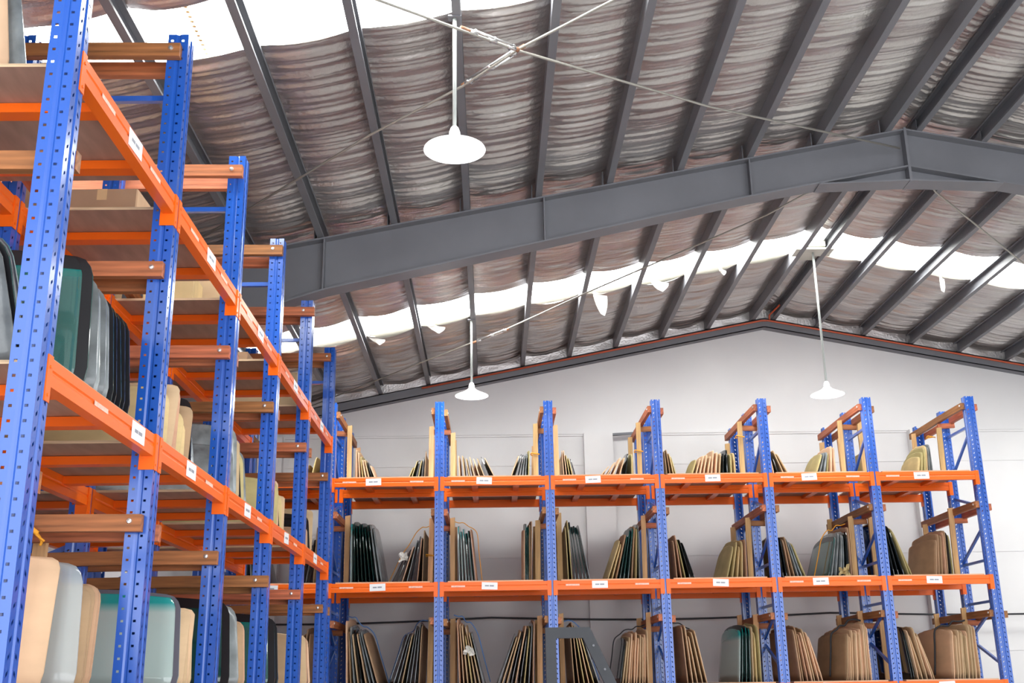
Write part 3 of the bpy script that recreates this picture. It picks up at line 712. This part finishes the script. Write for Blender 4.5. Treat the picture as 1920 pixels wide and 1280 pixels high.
bundle(6, 'middle', 1, ex('dark', 4, 'olive', 2), .18, .46, .15, .22, .66, .60, .95, .95)
bundle(7, 'middle', -1, ex('olive', 1, 'dark', 1, 'brown', 5), .18, .40, .16, .32, .54, .46, .90, .98)
# ---- bottom shelf
bundle(1, 'bottom', -1, ex('brown', 2, 'dark', 1, 'card', 3), .19, .42, .17, .30, .60, .52, 1.2, .80)
bundle(1, 'bottom', 1, ex('card', 1, 'brown', 1, 'film', 1, 'card', 1, 'dark', 1, 'card', 1, 'film', 2, 'brown', 1), .18, .54, .15, .28, .66, .58, 1.2, .80)
bundle(2, 'bottom', -1, ex('brown', 1, 'film', 3, 'card', 1, 'film', 2, 'dark', 1), .18, .52, .15, .26, .66, .56, 1.2, .80)
bundle(2, 'bottom', 1, ex('brown', 1, 'card', 2, 'olive', 1, 'card', 2, 'film', 1), .18, .46, .15, .26, .66, .56, 1.2, .80)
bundle(3, 'bottom', -1, ex('brown', 1, 'film', 1, 'olive', 1, 'dark', 1, 'card', 1, 'dark', 1, 'card', 2, 'film', 1), .18, .58, .15, .30, .64, .54, 1.2, .80)
bundle(3, 'bottom', 1, ex('brown', 2, 'olive', 1, 'card', 1, 'olive', 1, 'film', 1), .18, .46, .15, .26, .64, .56, 1.2, .80)
bundle(4, 'bottom', -1, ex('card', 10, 'dark', 1), .19, .50, .17, .40, .56, .46, 1.2, .80)
bundle(4, 'bottom', 1, ex('brown', 1, 'card', 4), .18, .40, .15, .28, .58, .52, 1.2, .80)
bundle(5, 'bottom', -1, ex('olive', 2, 'card', 1, 'glass', 3, 'pale', 1), .18, .42, .16, .34, .60, .54, 1.2, .80)
bundle(5, 'bottom', 1, ex('brown', 3, 'card', 4), .18, .44, .15, .32, .56, .50, 1.2, .80)
bundle(6, 'bottom', -1, ex('card', 9, 'brown', 2), .18, .46, .16, .38, .58, .50, 1.2, .80)
bundle(6, 'bottom', 1, ex('dark', 2, 'card', 5), .18, .46, .15, .32, .56, .48, 1.2, .80)
bundle(7, 'bottom', -1, ex('card', 11), .17, .46, .15, .38, .54, .48, 1.2, .80)

# ---- left rack, windscreens lean against the near side of each frame and are seen face on
LN = ['nearest frame', 'second frame', 'third frame', 'fourth frame', 'fifth frame', 'sixth frame']
def lsheet(kind, s_base, s_top, lv, H, Wd, front, label, group=None, border=True, var=None):
    fi = min(range(6), key=lambda k: abs(FL[k]-0.35-s_base)) if s_top > s_base else 0; side = -1 if s_top > s_base else 1
    ang = fan(('l', fi, lv, side), side, s_base, s_top, H, False)
    return place_sheet(MLF, kind, s_base, ang, DECK[lv], H, Wd, front+Wd/2, label, group, border, var)
# bottom shelf (front = depth of the aisle-side edge)
lsheet('card', 4.22, 4.40, 'bottom', .565, 1.05, .185, 'pale tan cardboard sheet in front of a clear glass pane, lower left corner', var=1)
lsheet('clear', 4.32, 4.49, 'bottom', .55, 1.10, .095, 'clear glass pane with rounded corner just behind the pale cardboard, lower left', border=False)
for i in range(4):
    lsheet('brown', 4.39+.035*i, 4.55+.024*i, 'bottom', .46, 1.1, .10+.006*(i % 2), 'brown cardboard sheet between the clear pane and teal windscreen, lower left', 'brown sheets behind the clear pane, lower left')
lsheet('pale', 5.58, 5.80, 'bottom', .545, 1.25, .055, 'large pale windscreen with teal band behind the second blue post', border=True)
for i in range(7):
    lsheet('card', 5.64+.028*i, 5.85+.020*i, 'bottom', .47, 1.2, .055+.006*(i % 3), 'tan cardboard sheet right behind the large teal banded windscreen', 'tan sheets behind the teal banded windscreen')
lsheet('deep', 6.86, 7.08, 'bottom', .60, 1.25, .10, 'large dark green windscreen behind the tan sheets, left of the third post')
lsheet('film', 6.98, 7.14, 'bottom', .56, 1.2, .07, 'grey film wrapped sheet right of the third post, lower left')
for i in range(3):
    lsheet('brown', 7.03+.03*i, 7.165+.02*i, 'bottom', .46, 1.2, .06, 'brown sheet leaning right of the third post, left rack bottom shelf', 'brown sheets right of the third post of the left rack')
lsheet('glass', 8.20, 8.40, 'bottom', .58, 1.25, .08, 'green windscreen with black border and stickers left of the fourth post')
for i in range(2):
    lsheet('glass', 8.30+.04*i, 8.46+.03*i, 'bottom', .56, 1.2, .08, 'green windscreen close behind the one with stickers, left of the fourth post', 'green windscreens left of the fourth post of the left rack')
for i, k in enumerate(('card', 'brown', 'dark', 'card', 'card')):
    lsheet(k, 9.50+.05*i, 9.70+.035*i, 'bottom', .50-.01*i, 1.15, .07, KIND[k][1]+' between the fourth and fifth posts, left rack bottom shelf', 'mixed sheets near the far end of the left rack '+k)
# middle shelf
for i, k in enumerate(('pale', 'film', 'glass', 'film')):
    lsheet(k, 3.90-.045*i, 3.72-.028*i, 'middle', .56-.02*i, 1.1, .20, KIND[k][1]+' at the very left edge, beside the nearest post', None if k != 'film' else 'film wrapped sheets at the very left edge')
lsheet('glass', 4.02, 4.14, 'middle', .62, 1.15, .055, 'teal windscreen with wide black frame beside the nearest post, foremost in its stack', var=0)
for i, k in enumerate(('film', 'clear', 'film', 'film', 'deep', 'dark', 'deep', 'dark', 'dark')):
    lsheet(k, 4.12+.052*i, 4.25+.044*i, 'middle', .58-.008*i, 1.15, .055+.004*(i % 2), {'film': 'wrinkled grey film wrapped windscreen', 'clear': 'clear glass pane', 'deep': 'deep green windscreen', 'dark': 'black edged windscreen'}[k]+' in the stack between the first two posts, middle shelf', 'stack between the first two posts '+k)
for i, (k, h) in enumerate((('olive', .44), ('card', .46), ('brown', .46), ('olive', .36), ('olive', .33), ('brown', .40), ('dark', .46), ('film', .30))):
    lsheet(k, 5.22+.078*i, 5.42+.065*i, 'middle', h, .95, .10, KIND[k][1]+' between the second and third posts, left rack middle shelf', 'stack between the second and third posts '+k)
for i, (k, h) in enumerate((('film', .42), ('film', .56), ('card', .48), ('dark', .40), ('olive', .44), ('film', .44))):
    lsheet(k, 6.62+.075*i, 6.80+.062*i, 'middle', h, .95, .09, KIND[k][1]+' between the third and fourth posts, left rack middle shelf', 'stack between the third and fourth posts '+k)
for i, (k, h) in enumerate((('olive', .46), ('card', .46), ('dark', .36), ('olive', .40), ('card', .36))):
    lsheet(k, 8.00+.07*i, 8.18+.06*i, 'middle', h, .95, .09, KIND[k][1]+' between the fourth and fifth posts, left rack middle shelf', 'stack between the fourth and fifth posts '+k)
for i, (k, h) in enumerate((('brown', .30), ('dark', .36), ('dark', .42), ('card', .46))):
    lsheet(k, 9.40+.07*i, 9.58+.06*i, 'middle', h, .9, .09, KIND[k][1]+' near the last post, left rack middle shelf', 'stack near the last post of the left rack '+k)
# top shelf
lsheet('film', 3.82, 3.76, 'top', .50, 1.0, .32, 'torn silver film wrapped sheet beside the cardboard, top left corner')
lsheet('card', 3.74, 3.66, 'top', .62, 1.0, .36, 'tall tan cardboard sheet at the top left corner of the picture', var=2)

# ------------------------------------------------------------------ cartons and odds on the left rack's top shelf
def carton(s, d, lv, w, dp, h, label, mname='brown', yaw=0.0, flaps=False):
    o = obj('cardboard_box', bevel_box(w, dp, h, mname)); o.matrix_world = MLF @ Matrix.Translation((s, d, DECK[lv])) @ Matrix.Rotation(yaw, 4, 'Z')
    thing(o, label, 'box'); obj('packing_tape', MB().box(-w/2-0.001, w/2+0.001, -0.025, 0.025, h*0.75, h+0.001).mesh('packing_tape', 'tape'), o)
    return o
def bevel_box(w, dp, h, mname):
    m = MB(); b = 0.006
    m.extr([(-w/2, -dp/2+b), (-w/2+b, -dp/2), (w/2-b, -dp/2), (w/2, -dp/2+b), (w/2, dp/2-b), (w/2-b, dp/2), (-w/2+b, dp/2), (-w/2, dp/2-b)], 0, h, 'z'); return m.mesh('cardboard_box', mname)
carton(5.35, .52, 'top', .30, .36, .24, 'brown carton on the top shelf, seen above the second bay board')
carton(5.30, .98, 'top', .30, .40, .23, 'wide brown carton farther in on the top shelf, second bay')
o = obj('plastic_tray', MB().extr([(-.10, .02), (-.08, .0), (.08, .0), (.10, .02), (.10, .20), (.08, .22), (-.08, .22), (-.10, .20)], 0, .09, 'z').mesh('plastic_tray', 'paper')); o.matrix_world = MLF @ Matrix.Translation((5.22, .10, DECK['top'])); thing(o, 'small white tray beside the brown carton, top shelf of left rack', 'tray')
carton(6.62, .40, 'top', .34, .46, .30, 'large plain carton on the top shelf, third bay', 'card')
carton(6.30, .45, 'top', .20, .30, .14, 'low pale carton in front of the large carton, third bay top', 'olive')
carton(6.36, .98, 'top', .20, .34, .26, 'brown carton deeper in the third bay, top shelf', 'brown')
carton(9.10, .46, 'top', .40, .62, .30, 'wide tan carton on the top shelf of the farthest bay', 'card')
carton(7.85, .60, 'top', .30, .60, .12, 'flat brown carton on the top shelf, fourth bay', 'brown')
def strut_wood(s0, z0, s1, z1, d, label, w=0.03):
    L = math.hypot(s1-s0, z1-z0); o = obj('wooden_batten', MB().box(0, L, -0.025, 0.025, -w, w).mesh('wooden_batten', 'timber'))
    o.matrix_world = MLF @ Matrix.Translation((s0, d, z0)) @ Matrix.Rotation(-math.atan2(z1-z0, s1-s0), 4, 'Y'); thing(o, label, 'timber'); return o
strut_wood(4.58, 3.90, 5.16, 3.845, .68, 'reddish batten bridging the first two top boards of the left rack')
strut_wood(4.58, 2.76, 5.16, 2.705, .68, 'reddish batten bridging the first two middle boards of the left rack')
strut_wood(5.88, 3.90, 6.46, 3.845, .68, 'reddish batten bridging the second and third top boards of the left rack')
strut_wood(4.25, 3.845, 4.50, 3.845, .12, 'short timber offcut on the edge of the nearest top board')
for s, d in ((4.60, .30), (4.60, .47)):
    pass

# ------------------------------------------------------------------ straps and ties round the bundles
def catmull(p, n=5):
    p = [Vector(q) for q in p]; q = [2*p[0]-p[1]]+p+[2*p[-1]-p[-2]]; out = []
    for i in range(1, len(q)-2):
        for k in range(n):
            t = k/n; a, b, c, d = q[i-1:i+3]
            out.append(0.5*((2*b)+(c-a)*t+(2*a-5*b+4*c-d)*t*t+(3*b-a-3*c+d)*t**3))
    return [tuple(v) for v in out+[p[-1]]]
def strap(fi, lv, side, mname, label, d=0.80, r=0.007):
    B = BUND[fi, lv, side]; z0 = DECK[lv]; pts = [(FB[fi]+side*0.135, d, z0+B[0][2]+0.05)]
    hs = [q[2] for q in B]; n = len(B)
    for i in range(0, n, 2):
        pts.append((B[i][1], d, z0+max(hs[max(0, i-2):i+3])+0.032))
    sb, st, h = B[-1]
    for t in (0.93, 0.6, 0.3, 0.04):
        pts.append((sb+(st-sb)*t+side*0.066, d, z0+h*t+0.022))
    pts = catmull(pts)
    o = obj('strap', MB().tube(pts, r, 6).mesh('strap', mname, smooth=True), None, (0, YBK, 0)); thing(o, label, 'strap', None); return o
strap(1, 'bottom', 1, 'brope', 'blue strap over the fan right of the second post, bottom shelf')
strap(2, 'bottom', -1, 'brope', 'blue strap over the grey fan left of the third post, bottom shelf', .9)
strap(2, 'bottom', 1, 'brope', 'blue strap over the tan fan right of the third post, bottom shelf')
strap(3, 'bottom', 1, 'brope', 'blue strap right of the fourth post, behind the grey stand')
strap(4, 'bottom', -1, 'krope', 'black strap over the big tan bundle, bottom shelf')
strap(4, 'bottom', 1, 'krope', 'black strap over the narrow tan bundle, bottom shelf')
strap(7, 'bottom', -1, 'krope', 'black strap round the rightmost tan bundle, bottom shelf', .6, .011)
strap(6, 'bottom', -1, 'krope', 'black strap round the tan bundle left of the second post from the right', .6, .011)
strap(2, 'middle', -1, 'yrope', 'orange cord over the mixed fan left of the third post, middle shelf', .8, .005)
strap(2, 'middle', 1, 'yrope', 'orange cord over the pale windscreens right of the third post, middle shelf', .8, .005)
strap(6, 'middle', -1, 'yrope', 'orange cord down the grey bundle left of the second post from the right', .8, .006)
def loop(fi, lv, s0, s1, z, mname, label, d=.66, M=None):
    x = FB[fi]; pts = []
    for k in range(25):
        a = 2*math.pi*k/24; c_, s_ = math.cos(a), math.sin(a); pts.append((x+(s0+s1)/2+(s1-s0)/2*math.copysign(abs(c_)**0.5, c_), d+0.033*math.copysign(abs(s_)**0.5, s_), z+0.008*math.sin(a*2)))
    o = obj('tie', MB().tube(pts, 0.0065, 6, caps=False).mesh('tie', mname, smooth=True), None, (0, YBK, 0)); thing(o, label, 'tie')
loop(4, 'top', -.178, -.080, 4.20, 'yrope', 'orange tie round the upright planks at the fourth post from the right')
loop(3, 'top', -.178, -.080, 4.18, 'yrope', 'orange tie round the upright plank at the fourth post from the left')
loop(5, 'top', -.178, -.080, 4.36, 'yrope', 'orange tie round the upright planks at the third post from the right')
loop(7, 'top', -.178, -.080, 4.38, 'yrope', 'orange tie round the upright planks at the rightmost post', .9)
loop(2, 'middle', -.178, -.080, 3.02, 'yrope', 'orange tie round the upright plank at the third post, middle shelf')
# yellow rope knotted over the near bottom rail of the left rack, with two upright planks behind it
pts = catmull([(4.668, .56, 2.335), (4.66, .535, 2.31), (4.655, .49, 2.275), (4.655, .45, 2.24), (4.665, .425, 2.205), (4.672, .43, 2.185)])
m = MB().tube(pts, 0.006, 7); m.tube(catmull([(4.655, .475, 2.262), (4.645, .455, 2.245), (4.655, .44, 2.232)]), 0.011, 7)
m.tube(catmull([(4.655, .46, 2.25), (4.65, .44, 2.225), (4.66, .41, 2.20)]), 0.005, 7)
o = obj('knotted_rope', m.mesh('knotted_rope', 'yrope', smooth=True)); o.matrix_world = MLF @ Matrix.Translation((0.014, 0, 0)); thing(o, 'yellow rope knotted round the timber rail at lower left', 'rope')
for k, (dd, hh) in enumerate(((.53, .70), (.635, .68))):
    o = obj('wooden_plank', plank_mesh(hh, 50+k)); o.matrix_world = MLF @ Matrix.Translation((4.925, dd, DECK['bottom'])) @ Matrix.Rotation(math.pi/2, 4, 'Z')
    thing(o, 'upright pine plank behind the clear pane at lower left, %s of the two' % ('right' if k == 0 else 'left'), 'timber')
# crumpled pale paper scraps stuck in the bundles
def scrap(x, d, z, s, label, mname='paper'):
    r = random.Random(int(abs(x)*100)); vs = []; fs = []; n = 5
    for j in range(n+1):
        for i in range(n+1):
            u, v = i/n-.5, j/n-.5; k = 0.75+0.8*noise.noise(Vector((math.atan2(v, u)*1.3+x*3, z, 4.0)))
            vs.append((u*s*k+0.25*s*noise.noise(Vector((u*5, v*5, x))), 0.5*s*noise.noise(Vector((u*5+x, v*5, z))), v*s*k*0.9+0.25*s*noise.noise(Vector((v*5, u*5+x, 2)))))
    for j in range(n):
        for i in range(n): fs.append((j*(n+1)+i, j*(n+1)+i+1, (j+1)*(n+1)+i+1, (j+1)*(n+1)+i))
    o = obj('paper_scrap', MB().add(vs, fs).mesh('paper_scrap', mname), None, (x, YBK+d, z)); thing(o, label, 'paper')
scrap(FB[2]-.42, .42, 2.98, .13, 'crumpled pale paper stuck in the fan left of the third post')
scrap(FB[2]+.32, .16, 1.95, .13, 'crumpled cream paper stuck in the fan right of the third post, bottom')
scrap(FB[6]-.32, .40, 2.76, .14, 'crumpled yellow paper in front of the grey bundle, middle shelf', 'olive')

# ------------------------------------------------------------------ dark grey steel stand in the aisle
m = MB(); Y0 = 7.0; w = 0.032; d = 0.03
xl, xr, zt = 0.327, 0.60, 1.93
sl = 0.46
def lx(z): return xr + (zt-z)*sl
m.box(xl, xl+2*w, Y0-d, Y0+d, 0.05, zt-2*w)
m.hexa([(xl, Y0-d, zt-2*w), (lx(zt-2*w), Y0-d, zt-2*w), (lx(zt-2*w), Y0+d, zt-2*w), (xl, Y0+d, zt-2*w), (xl, Y0-d, zt), (xr, Y0-d, zt), (xr, Y0+d, zt), (xl, Y0+d, zt)])
zc = zt-2*w
m.hexa([(lx(0.05)-2.3*w, Y0-d, 0.05), (lx(0.05), Y0-d, 0.05), (lx(0.05), Y0+d, 0.05), (lx(0.05)-2.3*w, Y0+d, 0.05), (lx(zc)-2.3*w, Y0-d, zc), (lx(zc), Y0-d, zc), (lx(zc), Y0+d, zc), (lx(zc)-2.3*w, Y0+d, zc)])
m.box(xl+2*w, lx(0.31)-2.2*w, Y0-d, Y0+d, 0.25, 0.31)
st = obj('steel_stand', m.mesh('steel_stand', 'steel2')); thing(st, 'dark grey steel stand with one sloping leg in the aisle, bottom centre', 'stand')
m = MB()
for x in (xl+w, lx(0.05)-w): m.box(x-0.04, x+0.04, Y0-0.30, Y0+0.30, 0, 0.05)
obj('foot', m.mesh('foot', 'steel2'), st)
m = MB()
for z in (1.82, 1.68, 1.45): m.tube([(lx(z)-w, Y0-d-0.008, z), (lx(z)-w, Y0-d+0.002, z)], 0.007, 8)
obj('bolt', m.mesh('bolt', 'steel'), st)
print('sheets', nsheet)
